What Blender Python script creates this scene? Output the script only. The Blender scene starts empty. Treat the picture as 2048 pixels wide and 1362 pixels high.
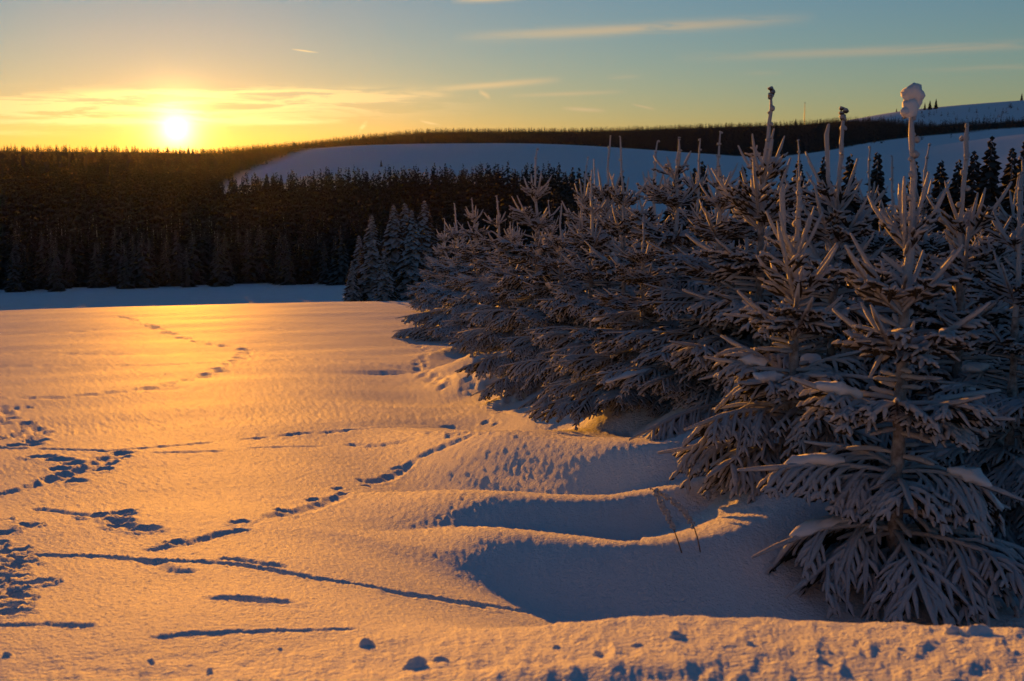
import bpy, math, random
import numpy as np
from mathutils import Vector, Matrix
R = math.radians
random.seed(7); RNG = np.random.default_rng(7)
scene = bpy.context.scene
COL = scene.collection

# ------------------------------------------------------------------ camera
PITCH = R(7.7); FPX = 2560.0
cam_d = bpy.data.cameras.new('camera'); cam = bpy.data.objects.new('camera', cam_d); COL.objects.link(cam)
cam.location = (0, 0, 0); cam.rotation_euler = (R(90) - PITCH, 0, 0)
cam_d.sensor_width = 36; cam_d.lens = 45; cam_d.clip_start = 0.05; cam_d.clip_end = 20000
cam_d.dof.use_dof = True; cam_d.dof.focus_distance = 13.0; cam_d.dof.aperture_fstop = 6.3
scene.camera = cam

def pxdir(u, v):
    """photo pixel -> world direction (used to survey the place from the photograph)"""
    x = (u - 1024) / FPX; y = (681 - v) / FPX
    cp, sp = math.cos(PITCH), math.sin(PITCH)
    d = Vector((x, cp + y * sp, -sp + y * cp)); return d.normalized()
def az_of(u): return math.atan((u - 1024) / FPX * 0.991)
def z_at(v, r):
    d = pxdir(1024, v); return r * d.z / d.y

# ------------------------------------------------------------------ sky and sun
SUN_DIR = pxdir(352, 258)
SUN_AZ = math.atan2(SUN_DIR.x, SUN_DIR.y); SUN_EL = math.asin(SUN_DIR.z)
SKY_STRENGTH = 0.105; SUN_STRENGTH = 4.6; EXPOSURE = 0.75
world = bpy.data.worlds.new('World'); scene.world = world; world.use_nodes = True
wt = world.node_tree; wn = wt.nodes; wl = wt.links; wn.clear()
def N(t, **kw):
    n = wn.new(t)
    for k, v in kw.items(): setattr(n, k, v)
    return n
def M(op, a, b=None, c=None, clamp=False):
    n = wn.new('ShaderNodeMath'); n.operation = op; n.use_clamp = clamp
    for i, s in enumerate((a, b, c)):
        if s is None: continue
        if isinstance(s, (int, float)): n.inputs[i].default_value = s
        else: wl.new(s, n.inputs[i])
    return n.outputs[0]
def MIXC(f, a, b, mode='MIX'):
    n = wn.new('ShaderNodeMix'); n.data_type = 'RGBA'; n.blend_type = mode
    for s, i in ((f, 0), (a, 6), (b, 7)):
        if isinstance(s, (int, float)): n.inputs[i].default_value = s
        elif isinstance(s, tuple): n.inputs[i].default_value = s
        else: wl.new(s, n.inputs[i])
    return n.outputs[2]
sky = N('ShaderNodeTexSky'); sky.sky_type = 'NISHITA'; sky.sun_disc = False
sky.sun_elevation = SUN_EL; sky.sun_rotation = SUN_AZ; sky.altitude = 500
sky.air_density = 1.0; sky.dust_density = .18; sky.ozone_density = 3.2
tc = N('ShaderNodeTexCoord'); sep = N('ShaderNodeSeparateXYZ'); wl.new(tc.outputs['Generated'], sep.inputs[0])
dx, dy, dz = sep.outputs
azn = M('ARCTAN2', dx, dy); eln = M('ARCSINE', dz)          # radians
# the clouds: thin cirrus bands, each at its own bearing and height in the sky
cmb = N('ShaderNodeCombineXYZ'); wl.new(M('MULTIPLY', azn, 9.0), cmb.inputs[0]); wl.new(M('MULTIPLY', eln, 95.0), cmb.inputs[1])
nz = N('ShaderNodeTexNoise'); nz.inputs['Scale'].default_value = 1.6; nz.inputs['Detail'].default_value = 6; nz.inputs['Roughness'].default_value = .62
nz.inputs['Distortion'].default_value = .5; wl.new(cmb.outputs[0], nz.inputs['Vector'])
streak = nz.outputs[0]
cmb2 = N('ShaderNodeCombineXYZ'); wl.new(M('MULTIPLY', azn, 60.0), cmb2.inputs[0]); wl.new(M('MULTIPLY', eln, 260.0), cmb2.inputs[1])
nz2 = N('ShaderNodeTexNoise'); nz2.inputs['Scale'].default_value = 1.3; nz2.inputs['Detail'].default_value = 5; wl.new(cmb2.outputs[0], nz2.inputs['Vector'])
fine = nz2.outputs[0]
def pz(u, v):
    d = pxdir(u, v); return math.atan2(d.x, d.y), math.asin(d.z)
def band(u0, v0, u1, v1, thick, amp, lo=.35, hi=.65, src=None):
    """one streak of cirrus between two bearings: soft ends, noisy body"""
    (a0, e0), (a1, e1) = pz(u0, v0), pz(u1, v1)
    L = (a1 - a0) / 2; am = (a0 + a1) / 2; em = (e0 + e1) / 2; sl = (e1 - e0) / (a1 - a0); th = thick / FPX
    a = M('DIVIDE', M('SUBTRACT', azn, am), L)
    ends = M('SUBTRACT', 1.0, M('MULTIPLY', a, a), clamp=True)
    ec = M('ADD', M('MULTIPLY', M('SUBTRACT', azn, am), sl), em)
    e = M('DIVIDE', M('SUBTRACT', eln, ec), th)
    body = M('POWER', 2.718, M('MULTIPLY', M('MULTIPLY', e, e), -1.0))
    mr = N('ShaderNodeMapRange'); mr.interpolation_type = 'SMOOTHSTEP'
    mr.inputs[1].default_value = lo; mr.inputs[2].default_value = hi
    wl.new(src or streak, mr.inputs[0])
    return M('MULTIPLY', M('MULTIPLY', M('MULTIPLY', body, ends), mr.outputs[0]), amp)
bands = [(-700, 220, 1000, 203, 25, 1.2, .43, .58), (-300, 242, 720, 237, 6, 1.3, .28, .5), (100, 188, 780, 183, 8, 1.2, .38, .54), (-500, 205, 300, 200, 8, 1.0, .36, .55),
         (-600, 262, 160, 266, 5, .7, .35, .5), (440, 247, 700, 243, 4, .9, .2, .5),
         (560, 200, 930, 190, 12, .9, .3, .6), (860, 180, 1130, 158, 6, .9, .15, .5), (1010, 192, 1260, 183, 4, .5, .2, .5),
         (1120, 216, 1215, 222, 3.5, .8, .1, .4), (900, 76, 1640, 34, 10, .85, .22, .55), (1340, 116, 2300, 76, 8, .6, .22, .55),
         (1800, 142, 2300, 122, 5, .3, .3, .6), (1210, 155, 1290, 150, 5, .35, .3, .6), (900, 2, 1050, -4, 5, .7, .1, .4),
         (1470, 147, 1570, 146, 4, .3, .3, .6)]
cl = None
for b in bands:
    m = band(*b); cl = m if cl is None else M('ADD', cl, m)
for b in [(582, 98, 640, 106, 1.3, .9), (838, 241, 885, 252, 2.2, .9), (1262, 208, 1312, 219, 2.0, .8), (956, 182, 982, 196, 5, .9), (716, 262, 736, 244, 5, .9), (1525, 236, 1560, 243, 1.2, .5)]:
    cl = M('ADD', cl, band(*b, lo=.2, hi=.55, src=fine))
cl = M('MINIMUM', cl, 1.0)
# angle from the sun: disc, and a painted glow standing in for lens bloom and cloud glare
dp = N('ShaderNodeVectorMath', operation='DOT_PRODUCT'); wl.new(tc.outputs['Generated'], dp.inputs[0]); dp.inputs[1].default_value = SUN_DIR
ang = M('MULTIPLY', M('ARCCOSINE', M('MINIMUM', dp.outputs['Value'], 1.0)), 57.2958)       # degrees
disc = M('LESS_THAN', ang, .30)
bloom_glow = M('ADD', M('MULTIPLY', M('POWER', 2.718, M('MULTIPLY', ang, -2.0)), 13.0), M('MULTIPLY', M('POWER', 2.718, M('MULTIPLY', ang, -.30)), .025))
bg = N('ShaderNodeBackground'); bg.inputs[1].default_value = SKY_STRENGTH
# clouds catch the low sun: near it they shine, far from it they are faint and pinkish
cnear = M('POWER', 2.718, M('MULTIPLY', ang, -.11))
ccol = MIXC(cnear, (2.6, 2.0, 1.35, 1), (12.0, 7.8, 2.6, 1))
skyc = MIXC(M('MULTIPLY', cl, .75), sky.outputs[0], ccol)
gl = N('ShaderNodeVectorMath', operation='SCALE'); gl.inputs[0].default_value = (6.5, 3.3, .85); wl.new(bloom_glow, gl.inputs['Scale'])
dsc = N('ShaderNodeVectorMath', operation='SCALE'); dsc.inputs[0].default_value = (600, 480, 260); wl.new(disc, dsc.inputs['Scale'])
ad1 = N('ShaderNodeVectorMath', operation='ADD'); wl.new(skyc, ad1.inputs[0]); wl.new(gl.outputs[0], ad1.inputs[1])
ad2 = N('ShaderNodeVectorMath', operation='ADD'); wl.new(ad1.outputs[0], ad2.inputs[0]); wl.new(dsc.outputs[0], ad2.inputs[1])
wl.new(ad2.outputs[0], bg.inputs[0])
wo = N('ShaderNodeOutputWorld'); wl.new(bg.outputs[0], wo.inputs[0])

sun_d = bpy.data.lights.new('sun', 'SUN'); sun = bpy.data.objects.new('sun', sun_d); COL.objects.link(sun)
sun_d.energy = SUN_STRENGTH; sun_d.angle = R(.5); sun_d.color = (1.0, .36, .015)
sun.rotation_euler = SUN_DIR.to_track_quat('Z', 'Y').to_euler(); sun.location = (-20, 40, 30)
vs = scene.view_settings; vs.view_transform = 'Standard'; vs.look = 'None'; vs.gamma = 1; vs.exposure = EXPOSURE; vs.use_curve_mapping = False
cy = scene.cycles; cy.use_denoising = True; cy.max_bounces = 6; cy.diffuse_bounces = 3; cy.glossy_bounces = 2; cy.transmission_bounces = 2
cy.volume_bounces = 0; cy.use_adaptive_sampling = True; cy.sample_clamp_indirect = 4

# ------------------------------------------------------------------ helpers
def tag(o, label=None, cat=None, group=None, kind=None):
    if label: o['label'] = label
    if cat: o['category'] = cat
    if group: o['group'] = group
    if kind: o['kind'] = kind
    return o
def empty(name, loc, rz=0, s=1.0):
    o = bpy.data.objects.new(name, None); COL.objects.link(o); o.location = loc; o.rotation_euler = (0, 0, rz); o.scale = (s, s, s)
    o.empty_display_size = .1; return o
class Buf:
    def __init__(self): self.v = []; self.f = []; self.m = []; self.n = 0
    def add(self, v, f, mat=0):
        v = np.asarray(v, float); self.v.append(v)
        for q in f: self.f.append(tuple(i + self.n for i in q))
        self.m += [mat] * len(f); self.n += len(v)
    def mesh(self, name, mats, smooth=True):
        me = bpy.data.meshes.new(name)
        V = np.concatenate(self.v) if self.v else np.zeros((0, 3))
        me.from_pydata(V.tolist(), [], self.f)
        for m in mats: me.materials.append(m)
        me.polygons.foreach_set('material_index', self.m)
        me.polygons.foreach_set('use_smooth', [smooth] * len(self.f))
        me.update(); return me
def obj(name, me, parent=None, loc=(0, 0, 0)):
    o = bpy.data.objects.new(name, me); COL.objects.link(o); o.location = loc
    if parent: o.parent = parent
    return o
UP = np.array([0, 0, 1.0])
def norm(a): return a / (np.linalg.norm(a) + 1e-9)
_ring = {}
def tube(buf, P, rad, sides=5, mat=0, jit=.14, rng=RNG, squash=1.0):
    """lumpy tapering tube with a rounded tip along the points P"""
    P = np.asarray(P, float); n = len(P); rad = np.asarray(rad, float)
    d = norm(P[-1] - P[0]); a = norm(np.cross(d, UP) if abs(d[2]) < .95 else np.cross(d, [1.0, 0, 0])); b = np.cross(a, d)
    key = (n, sides)
    if key not in _ring:
        f = []
        for i in range(n - 1):
            for k in range(sides):
                k2 = (k + 1) % sides; f.append((i * sides + k, i * sides + k2, (i + 1) * sides + k2, (i + 1) * sides + k))
        t = n * sides
        for k in range(sides): f.append(((n - 1) * sides + k, (n - 1) * sides + (k + 1) % sides, t))
        th = np.arange(sides) * 2 * math.pi / sides; _ring[key] = (f, np.cos(th), np.sin(th))
    f, c, s = _ring[key]
    rr = rad[:, None] * (1 + jit * rng.standard_normal((n, sides)))
    V = P[:, None, :] + rr[:, :, None] * (c[None, :, None] * a + squash * s[None, :, None] * b)
    V = np.concatenate([V.reshape(-1, 3), (P[-1] + d * rad[-1] * .7)[None]])
    buf.add(V, f, mat)
def blob(buf, c, r, mat=0, seg=10, rings=7, jit=.12, rng=RNG):
    c = np.asarray(c, float); r = np.asarray(r, float) * np.ones(3); V = []; F = []
    ph = rng.uniform(0, 6, 6)
    for i in range(rings + 1):
        t = math.pi * i / rings
        for k in range(seg):
            p = 2 * math.pi * k / seg
            d = np.array([math.sin(t) * math.cos(p), math.sin(t) * math.sin(p), math.cos(t)])
            w = 1 + jit * (math.sin(3 * d[0] + ph[0]) + math.sin(4 * d[1] + ph[1]) * math.cos(3.3 * d[2] + ph[2])) + jit * .5 * rng.standard_normal() * (0 < i < rings)
            V.append(c + d * r * w)
    for i in range(rings):
        for k in range(seg):
            k2 = (k + 1) % seg; F.append((i * seg + k, (i + 1) * seg + k, (i + 1) * seg + k2, i * seg + k2))
    buf.add(V, F, mat)

# ------------------------------------------------------------------ materials
def mat(name):
    m = bpy.data.materials.new(name); m.use_nodes = True; nt = m.node_tree
    p = nt.nodes['Principled BSDF']; return m, nt, p
def noise(nt, scale, detail=3, rough=.5, coord='Object', vec=None):
    t = nt.nodes.new('ShaderNodeTexNoise'); t.inputs['Scale'].default_value = scale; t.inputs['Detail'].default_value = detail; t.inputs['Roughness'].default_value = rough
    if vec is None:
        c = nt.nodes.new('ShaderNodeTexCoord'); vec = c.outputs[coord]
    nt.links.new(vec, t.inputs['Vector']); return t.outputs[0]
def bump(nt, h, strength, dist, prev=None):
    b = nt.nodes.new('ShaderNodeBump'); b.inputs['Strength'].default_value = strength; b.inputs['Distance'].default_value = dist
    nt.links.new(h, b.inputs['Height'])
    if prev is not None: nt.links.new(prev, b.inputs['Normal'])
    return b.outputs[0]
def ramp(nt, f, stops):
    r = nt.nodes.new('ShaderNodeValToRGB'); e = r.color_ramp.elements
    while len(e) < len(stops): e.new(.5)
    for i, (p, c) in enumerate(stops): e[i].position = p; e[i].color = (*c, 1) if len(c) == 3 else c
    nt.links.new(f, r.inputs[0]); return r.outputs[0]

SNOW, nt, p = mat('snow')
n1 = noise(nt, 34, 3, .6); n2 = noise(nt, 90, 2, .5); n3 = noise(nt, 1.3, 3, .5)
b0 = bump(nt, n3, .2, .03); b1 = bump(nt, n1, 1.0, .014, b0); b2 = bump(nt, n2, .9, .009, b1)
nt.links.new(b2, p.inputs['Normal'])
sc_ = ramp(nt, n3, [(.3, (.74, .76, .80)), (.7, (.82, .83, .86))])
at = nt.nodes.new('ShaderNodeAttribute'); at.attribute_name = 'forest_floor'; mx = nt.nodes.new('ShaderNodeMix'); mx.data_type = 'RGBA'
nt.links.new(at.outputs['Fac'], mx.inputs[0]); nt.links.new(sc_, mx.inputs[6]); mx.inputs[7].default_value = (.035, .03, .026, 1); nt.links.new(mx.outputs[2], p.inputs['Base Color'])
p.inputs['Roughness'].default_value = .7; p.inputs['Specular IOR Level'].default_value = .006

def top_mix(nt, p, under, top, lo=-.35, hi=.25, nscale=18, namp=.9):
    g = nt.nodes.new('ShaderNodeNewGeometry'); s = nt.nodes.new('ShaderNodeSeparateXYZ'); nt.links.new(g.outputs['Normal'], s.inputs[0])
    nn = noise(nt, nscale, 3, .6)
    a = nt.nodes.new('ShaderNodeMath'); a.operation = 'MULTIPLY_ADD'; nt.links.new(nn, a.inputs[0]); a.inputs[1].default_value = namp
    nt.links.new(s.outputs[2], a.inputs[2])
    mr = nt.nodes.new('ShaderNodeMapRange'); mr.inputs[1].default_value = lo + namp * .5; mr.inputs[2].default_value = hi + namp * .5
    nt.links.new(a.outputs[0], mr.inputs[0])
    mx = nt.nodes.new('ShaderNodeMix'); mx.data_type = 'RGBA'; nt.links.new(mr.outputs[0], mx.inputs[0])
    mx.inputs[6].default_value = (*under, 1); mx.inputs[7].default_value = (*top, 1)
    nt.links.new(mx.outputs[2], p.inputs['Base Color'])

FROST, nt, p = mat('frosted_shoot')            # rime on the upper side of every shoot, brown-green needles below
top_mix(nt, p, (.036, .030, .022), (.58, .59, .63), -1.0, -.4)
b1 = bump(nt, noise(nt, 70, 4, .7), 1.0, .02); nt.links.new(b1, p.inputs['Normal'])
p.inputs['Roughness'].default_value = .7; p.inputs['Specular IOR Level'].default_value = .3
NEEDLE, nt, p = mat('spruce_needles')
nt.links.new(ramp(nt, noise(nt, 9, 3), [(.3, (.012, .012, .007)), (.7, (.035, .028, .014))]), p.inputs['Base Color']); p.inputs['Roughness'].default_value = .85
BARK, nt, p = mat('bark')
top_mix(nt, p, (.05, .032, .02), (.42, .41, .42), -.45, .45, 22, 1.8); p.inputs['Roughness'].default_value = .9
LOAD, nt, p = mat('snow_load')
b1 = bump(nt, noise(nt, 40, 3, .6), .6, .01); nt.links.new(b1, p.inputs['Normal'])
p.inputs['Base Color'].default_value = (.74, .75, .78, 1); p.inputs['Roughness'].default_value = .8; p.inputs['Specular IOR Level'].default_value = .1
FIR, nt, p = mat('dark_spruce')                # far forest: dark needles with a little rime on top
top_mix(nt, p, (.012, .011, .007), (.05, .047, .045), -.1, .8, 1.5, .8); p.inputs['Roughness'].default_value = .9
FIRT, nt, p = mat('thinly_rimed_spruce')
top_mix(nt, p, (.014, .012, .009), (.11, .105, .105), -.2, .8, 3, 1.0); p.inputs['Roughness'].default_value = .9
FIRW, nt, p = mat('rimed_spruce')
top_mix(nt, p, (.03, .026, .02), (.42, .41, .42), -.6, .3, 3, 1.0); p.inputs['Roughness'].default_value = .9
STALK, nt, p = mat('dry_stalk'); p.inputs['Base Color'].default_value = (.12, .07, .035, 1); p.inputs['Roughness'].default_value = .8
STEEL, nt, p = mat('mast_steel'); p.inputs['Base Color'].default_value = (.08, .08, .08, 1)

# ------------------------------------------------------------------ terrain
def pchip(x, Y, xq):
    """monotone cubic interpolation along axis 0 of Y"""
    x = np.asarray(x, float); Y = np.asarray(Y, float); h = np.diff(x); sh = (-1,) + (1,) * (Y.ndim - 1)
    d = np.diff(Y, axis=0) / h.reshape(sh); m = np.zeros_like(Y)
    w1 = (2 * h[1:] + h[:-1]).reshape(sh); w2 = (h[1:] + 2 * h[:-1]).reshape(sh)
    with np.errstate(divide='ignore', invalid='ignore'):
        mm = (w1 + w2) / (w1 / d[:-1] + w2 / d[1:])
    m[1:-1] = np.where(d[:-1] * d[1:] > 0, mm, 0); m[0] = d[0]; m[-1] = d[-1]
    i = np.clip(np.searchsorted(x, xq) - 1, 0, len(x) - 2); t = ((xq - x[i]) / h[i]); t = np.clip(t, 0, 1).reshape(sh); hh = h[i].reshape(sh)
    return Y[i] * (1 + 2 * t) * (1 - t) ** 2 + m[i] * hh * t * (1 - t) ** 2 + Y[i + 1] * t * t * (3 - 2 * t) + m[i + 1] * hh * t * t * (t - 1)
NEAR_L = [(.3, -.8), (2.5, -1.14), (3.3, -1.31), (4.2, -1.47), (5.5, -1.76), (7, -2.04), (9, -2.36), (12, -2.76), (20, -3.55), (40, -5.03), (52, -5.72), (60, -6.25), (75, -8.0), (100, -10.4), (130, -11.9)]
NEAR_M = [(.3, -.78), (2.5, -1.1), (3.4, -1.29), (4.3, -1.6), (5.5, -1.95), (7, -2.2), (9, -2.45), (12, -2.78), (20, -3.55), (40, -5.03), (52, -5.72), (60, -6.25), (75, -8.0), (100, -10.2), (130, -11.6)]
NEAR_R = [(.3, -.75), (2.5, -1.05), (3.5, -1.25), (4.5, -1.86), (5.4, -2.16), (6.2, -2.28), (7.2, -2.33), (8.6, -2.42), (10.4, -2.56), (12, -2.70), (20, -3.5), (40, -5.0), (60, -6.2), (80, -7.6), (100, -8.6), (130, -9.5)]
NEAR_RR = [(r, z + np.interp(r, [0, 2.5, 3.6, 5], [.05, .05, .06, 0])) for r, z in NEAR_R]
prof = [
 (-3.15, [(.3, -1.3), (10, -1.3), (60, -1), (300, 2), (4000, 20)]),
 (-1.6,  [(.3, -1.28), (3, -1.3), (10, -1.9), (40, -4), (130, -7), (400, -8), (1000, 5), (4000, 10)]),
 (az_of(-700), NEAR_L + [(200, -14.5), (400, -12), (600, -5), (900, 12), (1400, -5), (4000, -30)]),
 (az_of(0),    NEAR_L + [(200, -15), (400, -12.5), (600, -6.5), (900, 10.5), (1400, -5), (4000, -30)]),
 (az_of(350),  NEAR_L + [(200, -15), (400, -12.5), (600, -7), (900, 9.5), (1400, -5), (4000, -30)]),
 (az_of(512),  NEAR_L + [(200, -15), (400, -13), (520, -9), (650, -2), (800, 4.5), (1100, 13.5), (1500, 0), (4000, -30)]),
 (az_of(700),  NEAR_L + [(200, -15), (400, -11), (480, -8), (700, 4), (950, 16), (1030, 16), (1300, 27), (1700, 5), (4000, -30)]),
 (az_of(860),  NEAR_M + [(200, -14.5), (380, -10), (460, -8), (640, 1.5), (700, 2.5), (980, 18), (1080, 15), (1400, 37), (1800, 10), (4000, -30)]),
 (az_of(1024), NEAR_M + [(200, -14), (350, -10), (420, -8.3), (600, 1), (680, 1.8), (1000, 18), (1100, 14), (1400, 37), (1800, 10), (4000, -30)]),
 (az_of(1300), NEAR_R + [(200, -12), (350, -9), (600, 2), (700, 2.5), (1000, 13.5), (1100, 11), (1400, 40), (1800, 15), (4000, -30)]),
 (az_of(1536), NEAR_R + [(200, -11), (350, -8), (600, 2.5), (900, 6.2), (1050, 10), (1400, 43), (1800, 20), (4000, -30)]),
 (az_of(1800), NEAR_R + [(200, -9), (350, -3), (500, 6), (620, 4), (1050, 24), (1350, 48), (1600, 66), (2000, 50), (4000, -30)]),
 (az_of(2048), NEAR_RR + [(200, -7), (350, 3), (500, 11.8), (620, 8), (1050, 30), (1350, 56), (1600, 75), (2000, 58), (4000, -30)]),
 (az_of(2700), NEAR_RR + [(200, -5), (350, 8), (500, 16), (620, 14), (1050, 38), (1350, 66), (1600, 84), (2000, 60), (4000, -20)]),
 (1.6,   [(.3, -1.28), (3, -1.3), (10, -2.2), (40, -3), (130, -3), (400, 2), (1000, 25), (4000, 20)]),
 (3.15,  [(.3, -1.3), (10, -1.3), (60, -1), (300, 2), (4000, 20)])]
AZ = np.concatenate([np.linspace(-math.pi, -.62, 40, endpoint=False), np.linspace(-.62, -.47, 16, endpoint=False), np.linspace(-.47, .47, 560, endpoint=False),
                     np.linspace(.47, .62, 16, endpoint=False), np.linspace(.62, math.pi, 40)])
RR = np.concatenate([np.geomspace(.3, 2.2, 16, endpoint=False), np.geomspace(2.2, 16, 330, endpoint=False), np.geomspace(16, 140, 195, endpoint=False), np.geomspace(140, 4000, 110)])
lr = np.log(RR)
PT = np.stack([pchip(np.log([a for a, _ in pr]), np.array([z for _, z in pr]), lr) for _, pr in prof])
Z = pchip(np.array([a for a, _ in prof]), PT, AZ)                     # [az, r]
def blur_az(A, sig):
    i0, i1 = 56, 56 + 560; k = np.exp(-.5 * (np.arange(-3 * sig, 3 * sig + 1) / sig) ** 2); k /= k.sum(); B = A.copy()
    P = np.pad(A[i0:i1], ((3 * sig, 3 * sig), (0, 0)), 'edge'); C = np.zeros_like(A[i0:i1])
    for q, w in enumerate(k): C += w * P[q:q + 560]
    e = np.clip(np.minimum(np.arange(560), 559 - np.arange(560)) / 40.0, 0, 1)[:, None]; B[i0:i1] = C * e + A[i0:i1] * (1 - e); return B
_near = np.clip((80 - RR) / 40, 0, 1)[None, :]
Z = blur_az(Z, 45) * _near + blur_az(Z, 12) * (1 - _near)
GX = np.sin(AZ)[:, None] * RR; GY = np.cos(AZ)[:, None] * RR
def gz(x, y):
    """height of the ground"""
    r = min(max(math.hypot(x, y), .31), 3990); a = math.atan2(x, y)
    i = min(max(int(np.searchsorted(AZ, a)) - 1, 0), len(AZ) - 2); j = min(max(int(np.searchsorted(RR, r)) - 1, 0), len(RR) - 2)
    s = (a - AZ[i]) / (AZ[i + 1] - AZ[i]); t = (r - RR[j]) / (RR[j + 1] - RR[j])
    return (Z[i, j] * (1 - s) + Z[i + 1, j] * s) * (1 - t) + (Z[i, j + 1] * (1 - s) + Z[i + 1, j + 1] * s) * t
def ground_px(u, v, rmax=200):
    """where the sight line through a photo pixel first meets the ground"""
    d = pxdir(u, v); r = 2.3
    while r < rmax:
        k = r / math.hypot(d.x, d.y)
        if d.z * k < gz(d.x * k, d.y * k): break
        r *= 1.006
    return np.array([d.x * k, d.y * k])
# soft undulation of the wind-packed snow
def vnoise(x, y, seed):
    g = np.random.default_rng(seed); s = np.zeros_like(x)
    for k in range(7):
        a = g.uniform(0, 6.28); f = g.uniform(.7, 1.5); s += np.sin((x * math.cos(a) + y * math.sin(a)) * f + g.uniform(0, 6.28))
    return s / 7
mask = np.clip((GX * 0 + RR[None, :] - 3.2) / 3, 0, 1) * np.clip((200 - RR[None, :]) / 100, 0, 1)
UND = .05 * vnoise(GX * .55, GY * 1.0, 3) + .035 * vnoise(GX * 1.1, GY * 1.9, 5)
UND += np.clip((RR[None, :] - 120) / 200, 0, 1) * 1.2 * vnoise(GX / 45, GY / 45, 9)
Z += UND * np.clip((RR[None, :] - 3.0) / 3, 0, 1)
ZB = Z.copy()
# drifts trailing from the trees: crest lines surveyed from the photograph
RH = np.zeros_like(Z); RT = np.zeros_like(Z)
def ridge(pts, amp, near, far):
    P = [ground_px(u, v) for u, v in pts]; P = [ground_px(u, v + 1.3 * a * FPX / math.hypot(*q)) for (u, v), a, q in zip(pts, amp, P)]; fine_p = []; fa = []
    for i in range(len(P) - 1):
        for t in np.linspace(0, 1, 24, endpoint=False): fine_p.append(P[i] * (1 - t) + P[i + 1] * t); fa.append(amp[i] * (1 - t) + amp[i + 1] * t)
    fine_p.append(P[-1]); fa.append(amp[-1]); Q = np.array(fine_p); fa = np.array(fa)
    k = np.ones(15) / 15; Q = np.stack([np.convolve(np.pad(Q[:, i], 7, 'edge'), k, 'valid') for i in (0, 1)], 1)
    ia = np.where((AZ > -.45) & (AZ < .45))[0]; ja = np.where((RR > 4) & (RR < 25))[0]
    X = GX[np.ix_(ia, ja)]; Y = GY[np.ix_(ia, ja)]; best = np.full(X.shape, 1e9); A = np.zeros_like(X); S = np.zeros_like(X)
    for q, a in zip(Q, fa):
        d2 = (X - q[0]) ** 2 + (Y - q[1]) ** 2; m = d2 < best; best[m] = d2[m]; A[m] = a
        S[m] = (np.hypot(X, Y) - math.hypot(*q))[m]
    w = np.where(S < 0, near, far); h = 1.45 * A * np.exp(-best / (w * w))
    RH[np.ix_(ia, ja)] = np.maximum(RH[np.ix_(ia, ja)], h)
    RT[np.ix_(ia, ja)] = np.minimum(RT[np.ix_(ia, ja)], np.where(S < 0, -.38 * A * np.exp(-((np.sqrt(best) - 2.0 * near) / near) ** 2), 0))
ridge([(880, 1045), (1024, 1068), (1267, 1112), (1428, 1104), (1563, 1082), (1625, 1045), (1690, 1015)], [0, .10, .18, .2, .22, .28, .3], .38, .75)
ridge([(760, 975), (1024, 1002), (1249, 1020), (1455, 1008), (1510, 980), (1580, 950)], [0, .13, .18, .2, .27, .3], .45, .85)
ridge([(740, 850), (860, 866), (1024, 888), (1267, 926), (1348, 938), (1406, 925), (1470, 884)], [0, .09, .25, .31, .32, .31, .3], .45, .9)
ridge([(900, 822), (1060, 838), (1190, 862), (1265, 884), (1330, 872), (1380, 840)], [0, .08, .14, .19, .25, .3], .55, .9)
ridge([(1000, 768), (1090, 790), (1160, 806), (1215, 800), (1250, 780)], [0, .08, .15, .2, .28], .8, 1.0)
ridge([(880, 700), (960, 722), (1010, 738), (1060, 742)], [0, .12, .2, .3], .9, 1.2)
Z += RH + RT * (1 - np.clip(RH / .1, 0, 1))
# snow heaped under the skirts of the edge trees
HERO_AT = [(1806, 6.75), (1588, 8.0), (1517, 9.9), (1668, 9.2), (1925, 8.9)]
EDGE_AT = [(1440, 10.6), (1345, 12.2), (1250, 14.0), (1290, 11.6), (1180, 15.2), (1078, 19.0), (1130, 17.0), (1010, 24.0), (960, 29.0), (1020, 21.0)]
for u, r in HERO_AT + EDGE_AT:
    d = pxdir(u, 600); k = r / math.hypot(d.x, d.y); w = .55 + .02 * r
    Z += (.16 + .006 * r) * np.exp(-((GX - d.x * k) ** 2 + (GY - d.y * k) ** 2) / (w * w))
# tracks and prints pressed into the snow
OFF = np.zeros_like(Z)
def dent(x, y, rad, depth, rim=.25, ax=None, ratio=1.0):
    r = math.hypot(x, y); a = math.atan2(x, y); e = rad * 2.6 * max(ratio, 1)
    i0, i1 = np.searchsorted(AZ, [a - e / r, a + e / r]); j0, j1 = np.searchsorted(RR, [r - e, r + e])
    if i1 <= i0 or j1 <= j0: return
    X = GX[i0:i1, j0:j1] - x; Y = GY[i0:i1, j0:j1] - y
    if ax is not None:
        l = X * ax[0] + Y * ax[1]; t = -X * ax[1] + Y * ax[0]; d = np.sqrt((l / ratio) ** 2 + t ** 2) / rad
    else: d = np.hypot(X, Y) / rad
    depth *= .55
    h = -depth * np.exp(-d ** 4) ; o = OFF[i0:i1, j0:j1]
    OFF[i0:i1, j0:j1] = np.minimum(o, h)
    RIM[i0:i1, j0:j1] = np.maximum(RIM[i0:i1, j0:j1], depth * rim * np.exp(-((d - 1.35) / .3) ** 2))
RIM = np.zeros_like(Z)
def path(pts):
    P = [ground_px(u, v) for u, v in pts]; out = []
    for a, b in zip(P[:-1], P[1:]):
        n = max(2, int(np.linalg.norm(b - a) / .03)); out += [(a + (b - a) * t, norm(b - a)) for t in np.linspace(0, 1, n, endpoint=False)]
    return out
def groove(pts, w, depth, gap=.0):
    on = True; k = 0; jit = 0
    for q, d in path(pts):
        k += 1
        if gap and k % 9 == 0: on = random.random() > gap
        jit = jit * .96 + random.gauss(0, .006)
        if on: dent(q[0] - d[1] * jit, q[1] + d[0] * jit, w * random.uniform(.85, 1.2), depth * random.uniform(.7, 1.1), .2, d, 1.6)
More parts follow.
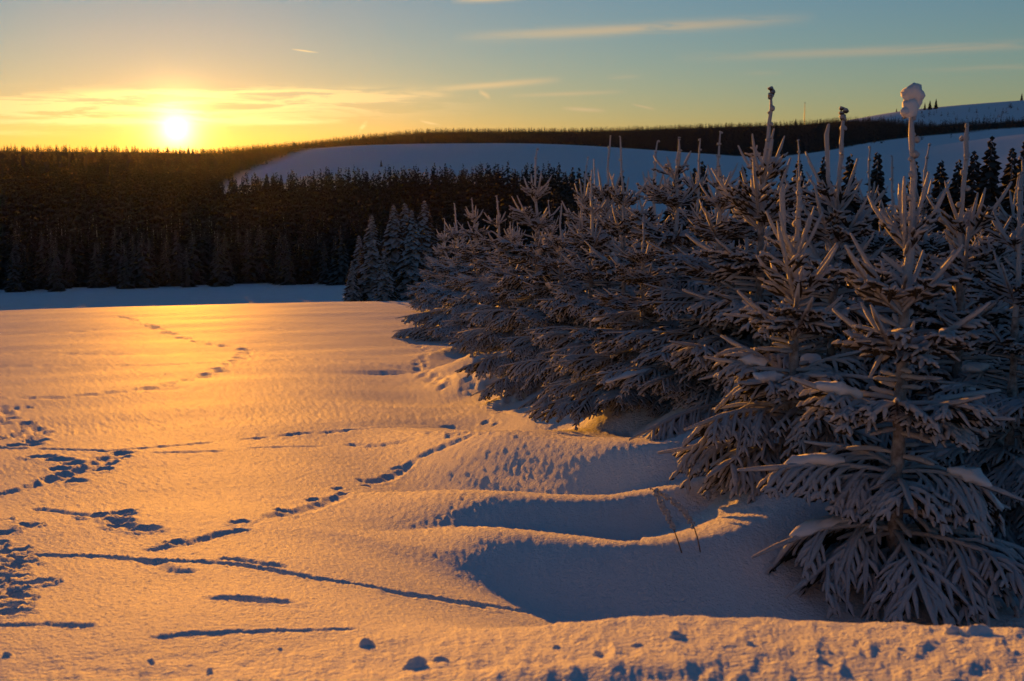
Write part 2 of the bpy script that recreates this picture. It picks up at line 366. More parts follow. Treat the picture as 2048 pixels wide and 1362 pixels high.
def prints(pts, step, rad, depth, side=.06, cluster=1):
    s = 0; last = None; k = 0
    for q, d in path(pts):
        if last is None or np.linalg.norm(q - last) > step * random.uniform(.8, 1.2):
            last = q; k += 1; sg = side * (1 if k % 2 else -1)
            for c in range(cluster):
                ox = random.gauss(0, rad * 1.3) if cluster > 1 else 0; oy = random.gauss(0, rad * 1.3) if cluster > 1 else 0
                dent(q[0] - d[1] * sg + ox, q[1] + d[0] * sg + oy, rad * random.uniform(.8, 1.2), depth * random.uniform(.7, 1.2), .3, d, 1.5)
prints([(240, 632), (330, 665), (400, 685), (492, 700), (480, 718), (430, 745), (330, 770), (250, 790)], .6, .11, .10, .08, 1)
prints([(838, 640), (822, 672), (830, 690), (885, 700), (838, 716), (845, 745), (900, 768), (1028, 776), (1035, 800)], .5, .1, .10, .08, 1)
prints([(1035, 800), (985, 830), (960, 862), (870, 902), (770, 946), (600, 1018), (430, 1074), (335, 1092)], .42, .05, .06, .07, 1)
groove([(735, 965), (815, 932)], .07, .05); groove([(545, 1034), (670, 996)], .07, .05); groove([(860, 905), (925, 880)], .08, .05); groove([(320, 1098), (470, 1066)], .06, .05)
prints([(0, 818), (40, 868), (62, 890)], .4, .1, .09, .05, 2); prints([(75, 915), (140, 920), (120, 960), (155, 970)], .35, .1, .08, .04, 1)
groove([(0, 990), (80, 968), (160, 945), (215, 918), (262, 905)], .07, .06, .15); prints([(150, 950), (262, 905)], .25, .08, .08, .06, 2)
groove([(-60, 897), (100, 899), (215, 903), (330, 893), (600, 868), (900, 855), (1170, 848)], .06, .05, .25)
groove([(320, 906), (440, 903)], .06, .04); groove([(510, 897), (640, 894)], .06, .04); groove([(700, 890), (825, 880)], .06, .04)
groove([(-80, 707), (200, 710), (490, 708), (975, 708)], .11, .05, .1); groove([(-60, 734), (300, 732), (500, 722), (860, 714)], .11, .045, .2)
groove([(-40, 798), (120, 795), (250, 783), (370, 777)], .12, .08, .3); groove([(60, 672), (180, 662)], .14, .06, .3)
groove([(80, 1018), (150, 1028), (200, 1036)], .05, .05); prints([(200, 1032), (245, 1024), (235, 1050), (285, 1062)], .22, .075, .09, .02, 1)
groove([(60, 1112), (180, 1112), (330, 1122), (480, 1132), (640, 1158), (800, 1186), (930, 1208), (1060, 1228)], .036, .05)
groove([(300, 1122), (380, 1146)], .05, .05); groove([(460, 1118), (560, 1135)], .04, .04); groove([(800, 1190), (960, 1214)], .05, .06)
groove([(462, 1198), (550, 1206)], .055, .07); groove([(90, 1250), (190, 1253)], .03, .03); groove([(0, 1252), (60, 1252)], .03, .03); groove([(330, 1275), (700, 1262)], .03, .03, .3)
for k in range(36):
    q = ground_px(random.triangular(-60, 110, -10), random.uniform(1040, 1235)); dent(q[0], q[1], random.uniform(.04, .075), random.uniform(.05, .10), .4)
for k in range(16):
    q = ground_px(random.uniform(-150, 20), random.uniform(780, 1040)); dent(q[0], q[1], random.uniform(.06, .1), random.uniform(.05, .09), .5)
Z += OFF + RIM
# lumpy, trodden bank in front
fm = np.exp(-((RR[None, :] - 3.0) / .85) ** 2)
Z += fm * (.006 * vnoise(GX * 9, GY * 9, 21) + .004 * vnoise(GX * 23, GY * 21, 22) + .016 * np.maximum(vnoise(GX * 5, GY * 12, 23) - .25, 0) * 3)
Z += np.clip((RR[None, :] - 3.5) / 2, 0, 1) * np.clip((30 - RR[None, :]) / 20, 0, 1) * .002 * vnoise(GX * 7, GY * 9, 31)

# crusted grain of the surface
GRN = np.random.default_rng(77).standard_normal(Z.shape); DR = np.gradient(RR)[None, :]
Z += np.clip((RR[None, :] - 2.3) / 2, .35, 1) * np.clip((90 - RR[None, :]) / 60, 0, 1) * np.interp(RR, [4, 10, 20, 60], [.055, .046, .013, .008])[None, :] * np.minimum(DR, .2) * GRN
def box(A, n):
    for ax in (0, 1): A = sum(np.roll(A, k, ax) for k in range(-n, n + 1)) / (2 * n + 1)
    return A / A.std()
crust = np.clip(box(GRN, 3), -.4, 2.2); crust2 = np.clip(box(np.random.default_rng(5).standard_normal(Z.shape), 8), 0, 2.5)
Z += fm * (.0028 * crust + .0038 * crust2)
# bare, dark forest floor where the woods stand
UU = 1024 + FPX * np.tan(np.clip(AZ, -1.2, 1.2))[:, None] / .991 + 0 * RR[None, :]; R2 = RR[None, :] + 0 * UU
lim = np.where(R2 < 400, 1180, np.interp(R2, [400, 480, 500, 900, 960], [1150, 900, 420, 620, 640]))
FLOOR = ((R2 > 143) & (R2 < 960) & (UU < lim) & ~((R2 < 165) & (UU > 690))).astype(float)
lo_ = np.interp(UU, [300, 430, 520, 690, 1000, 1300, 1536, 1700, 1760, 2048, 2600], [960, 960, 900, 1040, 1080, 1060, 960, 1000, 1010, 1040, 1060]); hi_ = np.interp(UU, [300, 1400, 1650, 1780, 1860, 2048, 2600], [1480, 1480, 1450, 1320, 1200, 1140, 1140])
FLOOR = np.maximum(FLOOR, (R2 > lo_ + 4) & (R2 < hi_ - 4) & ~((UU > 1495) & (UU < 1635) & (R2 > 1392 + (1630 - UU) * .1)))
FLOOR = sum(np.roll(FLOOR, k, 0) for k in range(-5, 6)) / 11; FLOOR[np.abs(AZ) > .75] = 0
def build_ground():
    na, nr = len(AZ), len(RR)
    V = np.stack([GX, GY, Z], -1).reshape(-1, 3)
    V = np.concatenate([V, [[0, 0, Z[:, 0].mean()]]])
    i = np.arange(na - 1)[:, None]; j = np.arange(nr - 1)[None, :]
    a = (i * nr + j).ravel(); Q = np.stack([a, a + 1, a + nr + 1, a + nr], 1)[:, ::-1]
    # centre fan
    c = na * nr; T = np.stack([np.full(na - 1, c), (np.arange(na - 1)) * nr, (np.arange(na - 1) + 1) * nr], 1)[:, ::-1]
    me = bpy.data.meshes.new('snow_ground'); me.vertices.add(len(V)); me.vertices.foreach_set('co', V.ravel())
    nl = Q.size + T.size; me.loops.add(nl); me.loops.foreach_set('vertex_index', np.concatenate([Q.ravel(), T.ravel()]))
    np_ = len(Q) + len(T); me.polygons.add(np_)
    ls = np.concatenate([np.arange(len(Q)) * 4, Q.size + np.arange(len(T)) * 3]); me.polygons.foreach_set('loop_start', ls)
    me.polygons.foreach_set('use_smooth', np.ones(np_, bool)); me.materials.append(SNOW); me.update(calc_edges=True); me.validate()
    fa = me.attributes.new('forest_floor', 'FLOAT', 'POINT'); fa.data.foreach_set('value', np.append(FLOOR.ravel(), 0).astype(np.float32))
    if me.polygons[0].normal.z < 0: me.flip_normals()
    return tag(obj('snow_ground', me), kind='structure')
build_ground()

# ------------------------------------------------------------------ rimed young spruces
def shoot(buf, p, d, L, r, sides, rings, rng, droop=0.0, needle=True):
    """one finger of rime: thick, round-ended, needles hanging out below"""
    t = np.linspace(0, 1, rings); P = p + np.outer(t * L, d); P[:, 2] -= droop * L * t * t
    prof_ = np.interp(t, [0, .12, .5, .85, 1], [.55, .9, 1.0, .92, .5])
    tube(buf, P, r * prof_ * rng.uniform(.85, 1.2, rings), sides, 0, .2, rng)
    if needle:
        s = norm(np.cross(d, UP)) * r * 1.15; dn = np.array([0, 0, -r * .85])
        m = (P[0] + P[-1]) / 2 + dn; e = P[-1] + dn * .5
        V = np.array([P[0] + dn * .4, m + s, e, m - s, m + dn * 1.3]); buf.add(V, [(0, 1, 4), (1, 2, 4), (2, 3, 4), (3, 0, 4)], 1)
    return P
def branch_mesh(rng, L, elev, droop, r, sides, rings, name=None, buf=None, origin=None, azim=0.0, sub=True):
    own = buf is None
    if own: buf = Buf()
    o = np.zeros(3) if origin is None else np.asarray(origin, float)
    h = np.array([math.cos(azim), math.sin(azim), 0]); side = np.array([-h[1], h[0], 0])
    n = 7; t = np.linspace(0, 1, n)
    bend = rng.normal(0, .05)
    P = o + np.outer(t * L * math.cos(elev), h) + np.outer(L * (math.sin(elev) * t - droop * t * t + .10 * t ** 4), UP) + np.outer(bend * L * t * t, side)
    tube(buf, P, r * np.interp(t, [0, .3, .7, .94, 1], [.75, .95, 1.0, .9, .5]), sides, 0, .13, rng)
    def at(s):
        x = s * (n - 1); i = min(int(x), n - 2); return P[i] * (1 - x + i) + P[i + 1] * (x - i), norm(P[i + 1] - P[i])
    s = .14 + rng.uniform(0, .05); step = .055 / L
    smax = 1 - .24 / L if L > .3 else .1
    while s < smax:
        for sg in (-1, 1):
            if rng.random() < .12: continue
            q, d = at(min(.99, s + rng.uniform(-.02, .02)))
            lat = norm(np.cross(d, UP)) * -sg
            sl = np.clip(.46 * L * (1.02 - s) + .07, .07, .42) * rng.uniform(.75, 1.2)
            dd = norm(d * .75 + lat * .75 + UP * rng.normal(.05 - droop * .5, .16))
            dr = .12 + droop * rng.uniform(.4, 1.1)
            PP = shoot(buf, q, dd, sl, r * rng.uniform(.78, 1.05), sides, rings, rng, dr)
            if sub and sl > .15:
                m = int(sl / .062)
                for k in range(m):
                    w = (k + 1) / (m + .6); x = w * (len(PP) - 1); i = min(int(x), len(PP) - 2); qq = PP[i] * (1 - x + i) + PP[i + 1] * (x - i)
                    for sg2 in (-1, 1):
                        if rng.random() < .25: continue
                        l2 = norm(np.cross(dd, UP)) * sg2
                        d3 = norm(dd * .8 + l2 * .7 + UP * rng.normal(-.1 - droop * .6, .22))
                        shoot(buf, qq, d3, np.clip(sl * .5 * (1.1 - w), .055, .17) * rng.uniform(.8, 1.2), r * rng.uniform(.7, .95), sides, max(3, rings - 1), rng, dr)
        s += step * rng.uniform(.85, 1.15)
    if own: return buf.mesh(name, [FROST, NEEDLE])
def spruce_plan(rng, H, spread=.44, leader=.27):
    """trunk height, list of (height, azimuth, length, elevation, droop)"""
    out = []; z = H * (1 - leader); gap = .13 * H; k = 0; off = rng.uniform(0, 6)
    while z > .12:
        n = 5 if k < 2 else 7
        for i in range(n):
            L = np.clip((H - z - leader * H * .55) * spread + .24, .28, 1.4) * rng.uniform(.75, 1.15)
            el = np.interp(k, [0, 1, 2, 3, 5, 8], [R(54), R(46), R(36), R(24), R(10), R(2)]) + rng.normal(0, .13)
            out.append((z + rng.normal(0, .015), off + i * 6.283 / n + rng.normal(0, .2), L, el, np.interp(k, [0, 1, 2, 3, 6], [-.12, -.02, .14, .34, .55]) * rng.uniform(.7, 1.2)))
        z2 = z - gap * rng.uniform(.85, 1.1)
        for i in range(7 if k < 2 else 12):                 # small branches between the whorls
            zz = rng.uniform(max(z2, .1), z); L = np.clip((H - zz - leader * H * .55) * spread * .62, .16, .9) * rng.uniform(.6, 1.1)
            out.append((zz, rng.uniform(0, 6.283), L, np.interp(k, [0, 2, 6], [R(38), R(15), R(0)]), np.interp(k, [0, 3, 6], [.05, .35, .5])))
        off += .6; z = z2; k += 1
    return out
def trunk_buf(rng, H, leader=.27, crook=.02, r=.03):
    b = Buf(); n = 26; t = np.linspace(0, 1, n); P = np.zeros((n, 3)); P[:, 2] = t * H - .06
    P[:, 0] = np.cumsum(rng.normal(0, crook * .25, n)) * t; P[:, 1] = np.cumsum(rng.normal(0, crook * .25, n)) * t
    rad = np.interp(t, [0, .6, .73, .76, .97, 1], [.042, .028, .021, r, r * .8, r * .55]) * (1 + .1 * rng.standard_normal(n))
    tube(b, P, rad, 7, 0, .10, rng)
    b.m = [0 if max(q) < 7 * int(n * .66) else 1 for q in b.f]
    return b, P

def bough_load(b, br, mi, rng, seg, rings):
    zz, az, L, el, dr = br
    t0 = rng.uniform(.2, .45); n = 9; tt = np.linspace(t0, t0 + rng.uniform(.3, .45), n); o = np.cumsum(rng.normal(0, .012, n))
    P = np.stack([math.cos(az) * L * math.cos(el) * tt - math.sin(az) * o, math.sin(az) * L * math.cos(el) * tt + math.cos(az) * o, zz - .02 + L * (math.sin(el) * tt - dr * tt * tt)], 1)
    tube(b, P, np.interp(np.linspace(0, 1, n), [0, .15, .5, .85, 1], [.025, .05, .062, .05, .02]) * rng.uniform(.75, 1.25, n), seg, mi, .16, rng, .55)
GROUP = 'rimed young spruces of the plantation'
def hero_spruce(name, x, y, H, seed, label, leader=.27, spread=.44, r=.0158, cap=False, cone=False, twin=False, loads=6):
    rng = np.random.default_rng(seed); z = gz(x, y)
    t = empty(name, (x, y, z - .05), rng.uniform(0, 6.28)); tag(t, label, 'spruce tree', GROUP)
    b, P = trunk_buf(rng, H, leader, .03, .0165)
    for q in P[int(26 * .74)::1]:
        for k in range(2): blob(b, q + rng.normal(0, .012, 3), rng.uniform(.012, .022), 1, 5, 4, .2, rng)
    if twin: 
        L = H * .2; a = rng.uniform(0, 6); p0 = np.array([0, 0, H * .72]); 
        tube(b, [p0, p0 + [.07 * math.cos(a), .07 * math.sin(a), .12], p0 + [.09 * math.cos(a), .09 * math.sin(a), L], p0 + [.08 * math.cos(a), .08 * math.sin(a), L * 1.15]], [.015, .017, .016, .010], 7, 1, .15, rng)
    obj('trunk', b.mesh('trunk', [BARK, FROST]), t)
    plan = spruce_plan(rng, H, spread, leader)
    for (zz, az, L, el, dr) in plan:
        me = branch_mesh(rng, L, el, dr, r * np.interp(zz / H, [.4, .75], [1.0, .75]), 5, 4, 'branch'); o = obj('branch', me, t, (0, 0, zz - .05)); o.rotation_euler = (0, 0, az)
    if cap:
        b = Buf(); top = P[-1]; 
        for c, rr in (((0, 0, .03), (.045, .04, .05)), ((.012, 0, .10), (.055, .05, .045)), ((-.035, .01, .015), (.04, .03, .025)), ((.02, 0, .065), (.04, .04, .04))): blob(b, top + np.array(c), rr, 0, 12, 9, .16, rng)
        tag(obj('snow_lump', b.mesh('snow_lump', [LOAD]), t), 'lump of snow balanced on the leader tip')
    if cone:
        b = Buf()
        for k in range(5): blob(b, P[-1] + [rng.normal(0, .007), rng.normal(0, .007), k * .016 - .01], (.02, .02, .016), 0, 7, 5, .25, rng)
        obj('bud_cluster', b.mesh('bud_cluster', [BARK]), t)
    low = [q for q in plan if q[0] < H * .5 and q[2] > .4]
    for k in range(loads):                                 # snow lying on the low branches
        b = Buf(); bough_load(b, low[rng.integers(len(low))], 0, rng, 12, 7); obj('snow_load', b.mesh('snow_load', [LOAD]), t)
    return t
def at_px(u, v, r):
    d = pxdir(u, v); k = r / math.hypot(d.x, d.y); return d.x * k, d.y * k
def place(u, r, vtop):
    """spot at bearing of column u and distance r; height so that the tip reaches the photo row vtop"""
    x, y = at_px(u, 600, r); return x, y, z_at(vtop, y) - gz(x, y) + .05
taken = []
heroes = [(1806, 6.75, 205, dict(seed=11, cap=True, loads=9, spread=.34, label='rimed spruce carrying a lump of snow on its leader tip, lowest branches on the snow')),
          (1588, 8.0, 338, dict(seed=12, spread=.42, loads=8, twin=True, label='bushy rimed spruce beside the drift with the dry grass stalks, two short leaders')),
          (1517, 9.9, 176, dict(seed=13, cone=True, leader=.26, label='rimed spruce with the tallest thin leader, ending in a dark bud cluster')),
          (1668, 9.2, 215, dict(seed=14, cone=True, twin=True, leader=.3, label='rimed spruce with two close tall leaders topped by small bud clusters')),
          (1925, 8.9, 228, dict(seed=15, leader=.3, label='rimed spruce with a thick straight crusted leader behind the snow-lump tree'))]
for u, r, vt, kw in heroes:
    x, y, H = place(u, r, vt); hero_spruce('young_spruce', x, y, H, **kw); taken.append((x, y))

# plantation: variants built once, then copied tree by tree
def stand_variant(seed, H=3.6, spread=.36, leader=.22):
    rng = np.random.default_rng(seed); b, P = trunk_buf(rng, H, leader, .035, .016)
    for q in P[int(26 * .76)::1]:
        for k in range(2): blob(b, q + rng.normal(0, .010, 3), rng.uniform(.010, .02), 1, 5, 4, .2, rng)
    tm = b.mesh('trunk', [BARK, FROST]); c = Buf()
    plan = spruce_plan(rng, H, spread, leader)
    for (zz, az, L, el, dr) in plan:
        branch_mesh(rng, L, el, dr, .0175 * np.interp(zz / H, [.4, .75], [1.0, .8]), 4, 4, buf=c, origin=(0, 0, zz), azim=az)
    low = [q for q in plan if q[0] < H * .55 and q[2] > .4]
    for k in range(14): bough_load(c, low[rng.integers(len(low))], 2, rng, 8, 5)
    return tm, c.mesh('crown', [FROST, NEEDLE, LOAD])
VAR = [stand_variant(100 + i, 3.6, .34 + .04 * (i % 3), (.17, .24, .28, .21)[i]) for i in range(4)]
def stand_tree(x, y, H, k, label, dz=0, wide=1.0):
    s = H / 3.6; w = min(1.15, max(.8, s)) / s
    t = empty('young_spruce', (x, y, gz(x, y) - .06 + dz), random.uniform(0, 6.28), s); w *= random.uniform(.9, 1.15) * wide; t.scale = (s * w, s * w, s); t.rotation_euler = (random.gauss(0, .03), random.gauss(0, .03), random.uniform(0, 6.28)); tag(t, label, 'spruce tree', GROUP)
    tm, cm = VAR[random.randrange(4)]; obj('trunk', tm, t); obj('crown', cm, t); return t
EDGE = 'snow-laden edge spruce by the lit field, %s along from the stalks drift'
ORD = 'first second third fourth fifth sixth seventh eighth ninth tenth eleventh twelfth thirteenth'.split()
INNER = 'rimed young spruce inside the plantation, seen behind the edge row'
k = 0
edge = [(1440, 10.6, 300), (1345, 12.2, 268), (1250, 14.0, 262), (1290, 11.6, 420), (1180, 15.2, 330), (1078, 19.0, 288), (1130, 17.0, 400), (1010, 24.0, 385), (960, 29.0, 392), (925, 35, 400), (895, 42, 432), (880, 50, 445), (1020, 21.0, 440)]
for u, r, vt in edge:
    x, y, H = place(u, r, vt); stand_tree(x, y, H, k, wide=np.interp(r, [12, 24, 50], [1, 1.2, 1.45]), label=EDGE % ORD[sorted(q[1] for q in edge).index(r)]); taken.append((x, y)); k += 1
tops = [(1220, 16, 262), (1420, 15, 252), (1300, 18, 270), (1375, 17, 268), (1165, 22, 305), (1185, 26, 310), (1480, 14, 290), (1610, 15, 268), (1735, 13, 280), (1850, 13, 275), (2010, 11, 300), (2035, 8.2, 330), (1780, 16, 300)]
for u, r, vt in tops:
    x, y, H = place(u, r, vt); stand_tree(x, y, H, k, INNER); taken.append((x, y)); k += 1
rr_ = 9.0
while rr_ < 64:
    ea = np.interp(rr_, [9, 12, 15, 19, 24, 30, 42, 60], [az_of(x) for x in (1600, 1400, 1250, 1130, 1050, 985, 910, 870)])
    a = ea + 1.0 / rr_
    while a < .5:
        aa = a + random.uniform(-.35, .35) / rr_; r2 = rr_ + random.uniform(-.5, .5); x, y = math.sin(aa) * r2, math.cos(aa) * r2
        if all((x - p) ** 2 + (y - q) ** 2 > 1.5 for p, q in taken):
            H = random.gauss(3.35, .32); zt = gz(x, y) + H; lim = z_at(np.interp(r2, [9, 20, 60], [345, 335, 400]), y)
            H = min(H, lim - gz(x, y)) if r2 < 30 else H
            stand_tree(x, y, max(H, 1.8), k, INNER); taken.append((x, y)); k += 1
        a += 1.9 / rr_ * (1 + rr_ / 60)
    rr_ += 1.9 * (1 + rr_ / 60)

# ------------------------------------------------------------------ taller forest spruces
def forest_mesh(seed, H, wid, n, material, frond=4):
    """tapering trunk and tiers of drooping boughs, each bough its own small faces"""
    rng = np.random.default_rng(seed); tb = Buf()
    tube(tb, [[0, 0, -.4], [0, 0, H * .5], [0, 0, H * .97]], [.018 * H, .012 * H, .003 * H], 5, 0, .05, rng)
    c = Buf()
    for k in range(n):
        f = (k + rng.random()) / n; f = f ** .8; z = H * (1 - .95 * f); L = wid * H * (f ** .85) * rng.uniform(.65, 1.2) + .02 * H; a = k * 2.399 + rng.normal(0, .3)
        h = np.array([math.cos(a), math.sin(a), 0]); s = np.array([-h[1], h[0], 0]); w = L * rng.uniform(.16, .28) + .012 * H; dr = rng.uniform(.15, .55)
        o = np.array([0, 0, z]); m = o + h * L * .55 - UP * L * dr * .35; e = o + h * L - UP * L * dr
        V = [o + UP * .01 * H, m + s * w, e, m - s * w, m - UP * (w * .7 + .01 * H)]
        c.add(V, [(0, 1, 2), (0, 2, 3), (1, 4, 2), (2, 4, 3), (0, 4, 1), (0, 3, 4)][:frond + 2], 0)
        if frond > 4:
            for q in range(3):
                o2 = o + (e - o) * rng.uniform(.35, .8); d2 = norm(h + s * rng.choice([-1, 1]) * rng.uniform(.5, 1.1) - UP * .35); l2 = L * rng.uniform(.25, .42); w2 = l2 * .2
                e2 = o2 + d2 * l2; mm = (o2 + e2) / 2; s2 = norm(np.cross(d2, UP)) * w2; c.add([o2, mm + s2, e2, mm - s2, mm - UP * w2], [(0, 1, 2), (0, 2, 3), (0, 4, 1), (0, 3, 4)], 0)
    return tb.mesh('trunk', [BARK]), c.mesh('crown', [material], False)
FD = [forest_mesh(200 + i, 10, .22 + .03 * (i % 3), 170, FIR, 6) for i in range(4)]
FW = [forest_mesh(220 + i, 6, .27 + .03 * (i % 2), 300, FIRW, 6) for i in range(3)]
FT = [forest_mesh(230 + i, 6, .23 + .03 * (i % 2), 190, FIRT, 6) for i in range(3)]
def forest_tree(name, x, y, H, kind, label, group, k):
    tm, cm = (FD, FW, FT)[int(kind)][k % (3 if kind else 4)]; s = H / (6 if kind else 10)
    t = empty(name, (x, y, gz(x, y) - .1), random.uniform(0, 6.28), s); tag(t, label, 'spruce tree', group)
    obj('trunk', tm, t); obj('crown', cm, t); return t
# cluster of rimed spruces standing past the crest of the field
for k, (u, r, vt) in enumerate([(745, 74, 428), (790, 78, 408), (720, 80, 470), (825, 76, 418), (770, 70, 500), (850, 82, 400), (705, 73, 520), (812, 88, 405)]):
    x, y, H = place(u, r, vt); forest_tree('rimed_spruce', x, y, H, 1, 'full rimed spruce in the clump just past the crest of the lit field', 'clump past the field crest', k)
# dark spruces behind the plantation, in front of the pale slope
for k, (u, r, vt) in enumerate([(1968, 78, 272), (2035, 74, 280), (1935, 86, 300), (2010, 90, 292), (2075, 82, 268), (1905, 88, 318), (1870, 95, 318), (1745, 84, 300), (1690, 80, 306), (1640, 88, 312), (1590, 92, 318), (1480, 84, 330), (1400, 80, 322), (1385, 90, 335), (1350, 95, 340), (1560, 80, 330), (1240, 90, 345), (1820, 92, 322)]):
    x, y, H = place(u, r, vt); forest_tree('dark_spruce', x, y, H, 0, 'dark unrimed spruce standing behind the rimed plantation', 'dark spruces behind the plantation', k)
# valley forest: positions
cand = []
r = 134.0
while r < 960:
    st = 3.1 + r * .0068; n = int(r * 1.05 / st)
    for i in range(n):
        a = -.62 + 1.05 * (i + random.random()) / n; rr2 = r + random.uniform(-.45, .45) * st; u = 1024 + FPX * math.tan(a) / .991
        lim = 1180 if r < 400 else np.interp(r, [400, 480, 500, 900, 960], [1150, 900, 420, 620, 640])
        if r < 160 and u > 705: continue
        if u < lim: cand.append((rr2, a))
    r += st * .9
cand.sort()
tall = [(522, 392, 352), (540, 398, 346), (553, 405, 350), (568, 400, 348), (590, 410, 356), (612, 405, 352), (632, 400, 357), (648, 410, 360)]
for k, (u, r, vt) in enumerate(tall):
    x, y, H = place(u, r, vt); forest_tree('forest_spruce', x, y, H, 0, 'tall dark spruce whose top rises above the valley forest against the pale far field', 'tall spruces topping the valley forest', k)
def canopy(r, a):
    """tree height so that the canopy keeps below the light reaching the field"""
    return np.interp(r, [134, 150, 190, 260, 420, 600, 900], [5.2, 6.2, 8.5, 9.5, 8.5, 7.0, 3.8])
for k, (r, a) in enumerate(cand[:285]):
    x, y = math.sin(a) * r, math.cos(a) * r; H = canopy(r, a) * random.uniform(.75, 1.15); fr = 2 if r < 150 and random.random() < .75 else 0
    forest_tree('forest_spruce', x, y, H, fr, 'thinly rimed spruce in the front rows of the dark valley forest, at the shaded meadow' if fr else 'dark spruce in the front rows of the valley forest below the sun', 'front rows of the valley forest', k)
def mass(name, pts, label, material=FIR, nb=26):
    """a wood that reads as one mass: small conifers joined"""
    protos = []
    for q in range(6):
        rng = np.random.default_rng(300 + q); V = []; F = []
        for k in range(nb):
            f = (k + rng.random()) / nb; z = 1 - .97 * f; L = .19 * f ** .8 * rng.uniform(.6, 1.25) + .012; a = k * 2.399; h = np.array([math.cos(a), math.sin(a), 0]); s = np.array([-h[1], h[0], 0]); w = L * .42 + .008
            o = np.array([0, 0, z + .02]); e = np.array([0, 0, z]) + h * L - UP * L * rng.uniform(.2, .6); m = (o + e) / 2; b = len(V)
            V += [o, m + s * w, e, m - s * w, m - UP * .05]; F += [(b, b + 1, b + 2), (b, b + 2, b + 3), (b + 1, b + 4, b + 2), (b + 2, b + 4, b + 3)]
        b = len(V); V += [np.array([.015, 0, 0]), np.array([-.008, .013, 0]), np.array([-.008, -.013, 0]), np.array([0, 0, .99])]; F += [(b, b + 1, b + 3), (b + 1, b + 2, b + 3), (b + 2, b, b + 3)]
        protos.append((np.array(V), np.array(F)))
    VV = []; FF = []; off = 0
    for i, (x, y, H, w) in enumerate(pts):
        V, F = protos[i % 6]; a = random.uniform(0, 6.28); c, s = math.cos(a), math.sin(a); z = gz(x, y) - .2
        VV.append(np.stack([(V[:, 0] * c - V[:, 1] * s) * H * w + x, (V[:, 0] * s + V[:, 1] * c) * H * w + y, V[:, 2] * H + z], 1)); FF.append(F + off); off += len(V)
    V = np.concatenate(VV); F = np.concatenate(FF); me = bpy.data.meshes.new(name); me.vertices.add(len(V)); me.vertices.foreach_set('co', V.ravel())
    me.loops.add(F.size); me.loops.foreach_set('vertex_index', F.ravel()); me.polygons.add(len(F)); me.polygons.foreach_set('loop_start', np.arange(len(F)) * 3)
    me.materials.append(material); me.update(calc_edges=True)
    return tag(obj(name, me), label, 'forest', kind='stuff')
pts = [(math.sin(a) * r, math.cos(a) * r, canopy(r, a) * random.uniform(.7, 1.2), random.uniform(1.15, 1.6)) for r, a in cand[285:]]
mass('valley_forest', pts, 'dark spruce forest filling the valley below the setting sun', nb=20)
pts = []
r = 930.0
while r < 1480:
    st = 6.4; n = int(r * 1.1 / st)
    for i in range(n):
        a = -.45 + 1.1 * (i + random.random()) / n; u = 1024 + FPX * math.tan(a) / .991; rr2 = r + random.uniform(-4, 4)
        lo = np.interp(u, [300, 430, 520, 690, 1000, 1300, 1536, 1700, 1760, 2048, 2600], [960, 960, 900, 1040, 1080, 1060, 960, 1000, 1010, 1040, 1060])
        hi = np.interp(u, [300, 1400, 1650, 1780, 1860, 2048, 2600], [1480, 1480, 1450, 1320, 1200, 1140, 1140])
        if 690 < u < 800 and 960 < rr2 < 985 or (lo < rr2 < hi and not (1500 < u < 1630 and rr2 > 1395 + (1630 - u) * .1)) or (u > 1700 and rr2 < 1420 and random.random() < .06):
            pts.append((math.sin(a) * rr2, math.cos(a) * rr2, random.uniform(3.6, 6.2), random.uniform(1.9, 2.8)))
    r += st
mass('ridge_forest', pts, 'black forest along the far ridge behind the snowy hill', nb=7)
for k, (u, r, H) in enumerate([(2038, 1590, 9), (1590, 1400, 7), (845, 960, 5), (762, 620, 3.5), (1790, 1590, 5), (1868, 1480, 11), (1856, 1475, 10), (1846, 1480, 8)]):
    x, y = at_px(u, 300, r); forest_tree('lone_tree', x, y, H, 0, ['lone small tree on the bare crown of the snowy hill', 'small tree in the snow strip on the ridge', 'lone bush high on the far snowfield', 'tiny lone bush low on the far snowfield', 'small bush on the bare hill behind the snow-lump tree', 'dark tree of the group on the hill slope', 'dark tree of the group on the hill slope', 'dark tree of the group on the hill slope'][k], 'single trees on the far hills', k)
x, y = at_px(1607, 300, 1420); b = Buf(); z = gz(x, y); tube(b, [[0, 0, 0], [0, 0, 12], [0, 0, 24]], [.45, .35, .2], 6, 0, 0); 
for q in (14, 19, 23): tube(b, [[-.9, 0, q], [.9, 0, q + .05]], [.15, .15], 5, 0, 0)
tag(obj('radio_mast', b.mesh('radio_mast', [STEEL]), None, (x, y, z)), 'thin radio mast standing on the far ridge', 'mast')

# ------------------------------------------------------------------ small things near the camera
def stalk(u, v, h, lean, bend, label, seed):
    g = ground_px(u, v); z = gz(*g); rng = np.random.default_rng(seed); t = empty('grass_stalk', (g[0], g[1], z - .02)); tag(t, label, 'grass stalk', 'dry stalks in the drift')
    s = np.linspace(0, 1, 9); P = np.stack([lean * h * s + bend * h * s ** 3, 0 * s, h * s * (1 - .18 * abs(bend) * s ** 2)], 1)
    b = Buf(); tube(b, P, np.linspace(.004, .0025, 9), 5, 0, .05, rng); obj('stem', b.mesh('stem', [STALK]), t)
    b = Buf()
    for k in range(46):
        f = rng.uniform(.42, 1) ; x = f * 8; i = min(int(x), 7); q = P[i] * (1 - x + i) + P[i + 1] * (x - i); blob(b, q + rng.normal(0, .005, 3), rng.uniform(.007, .014), 0, 6, 4, .2, rng)
    obj('rimed_seed_head', b.mesh('rimed_seed_head', [FROST]), t)
stalk(1366, 1110, .36, -.32, -.12, 'dry grass stalk leaning over the drift, thick rimed seed head', 1)
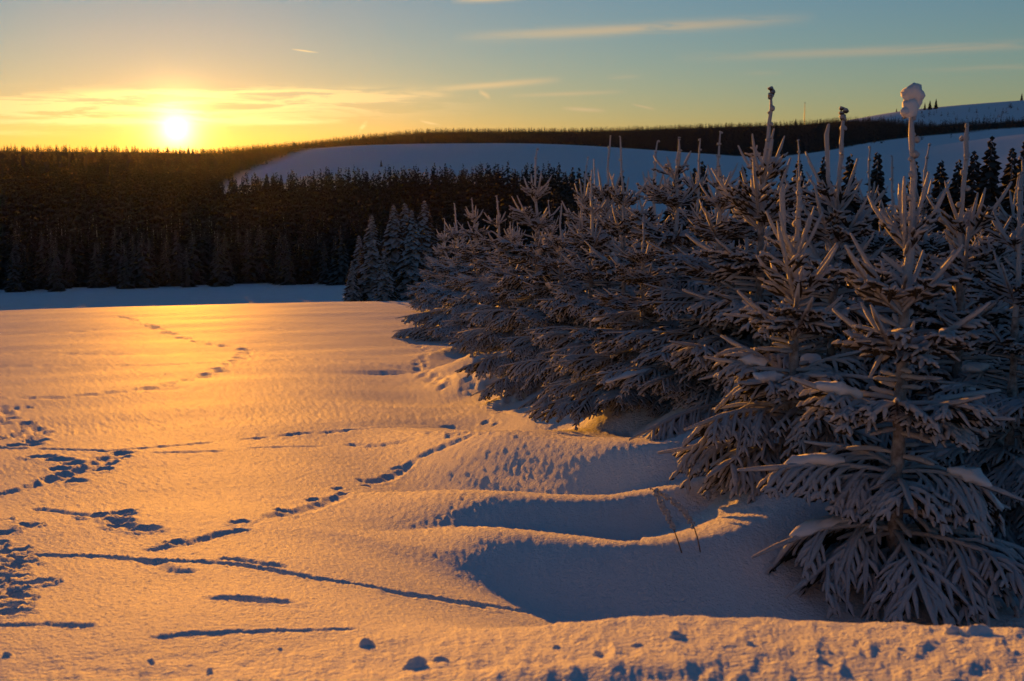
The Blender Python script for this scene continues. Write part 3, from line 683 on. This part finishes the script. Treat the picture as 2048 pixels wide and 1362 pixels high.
stalk(1402, 1110, .40, -.18, -.5, 'dry grass stalk bent far over at its tip, thin rimed seed head', 2)
def clod(u, v, s, label, seed):
    g = ground_px(u, v); rng = np.random.default_rng(seed); b = Buf(); blob(b, (0, 0, s * .3), np.array([s, s * .8, s * .62]) * rng.uniform(.85, 1.15, 3), 0, 14, 10, .2, rng)
    if s > .03: blob(b, (s * .8, s * .1, s * .2), np.array([s, s, s * .8]) * .55, 0, 10, 8, .15, rng)
    tag(obj('snow_clod', b.mesh('snow_clod', [LOAD]), None, (g[0], g[1], gz(*g) - s * .28)), label, 'snow clod', 'snow clods on the trodden bank')
clod(1952, 1268, .036, 'largest snow clod on the trodden bank, below the snow-lump tree', 1)
clod(1902, 1266, .024, 'snow clod right beside the largest clod on the bank', 2)
clod(735, 1290, .024, 'pointed snow clod standing alone on the bank edge', 3)
for i, (u, v, s) in enumerate([(1355, 1276, .022), (830, 1335, .030), (882, 1322, .018), (1112, 1297, .012), (1197, 1310, .014), (16, 1312, .016), (1275, 1293, .012), (560, 1300, .009), (300, 1325, .011), (1640, 1320, .012), (1800, 1300, .010), (1500, 1290, .009), (420, 1345, .012)]):
    clod(u, v, s, 'small crumb of frozen snow on the trodden bank', 20 + i)

# ------------------------------------------------------------------ air of the evening, glowing towards the sun
hz = bpy.data.materials.new('evening_air'); hz.use_nodes = True; hz.node_tree.nodes.clear()
pv = hz.node_tree.nodes.new('ShaderNodeVolumePrincipled'); pv.inputs['Color'].default_value = (.95, .93, .92, 1); pv.inputs['Density'].default_value = 3.5e-6; pv.inputs['Anisotropy'].default_value = .85
ho = hz.node_tree.nodes.new('ShaderNodeOutputMaterial'); hz.node_tree.links.new(pv.outputs[0], ho.inputs['Volume'])
b = Buf(); h = 4060; V = [(x, y, z) for z in (-60, 110) for x, y in ((-h, -h), (h, -h), (h, h), (-h, h))]
b.add(V, [(3, 2, 1, 0), (4, 5, 6, 7), (0, 1, 5, 4), (1, 2, 6, 5), (2, 3, 7, 6), (3, 0, 4, 7)])
tag(obj('haze', b.mesh('haze', [hz], False)), kind='stuff')
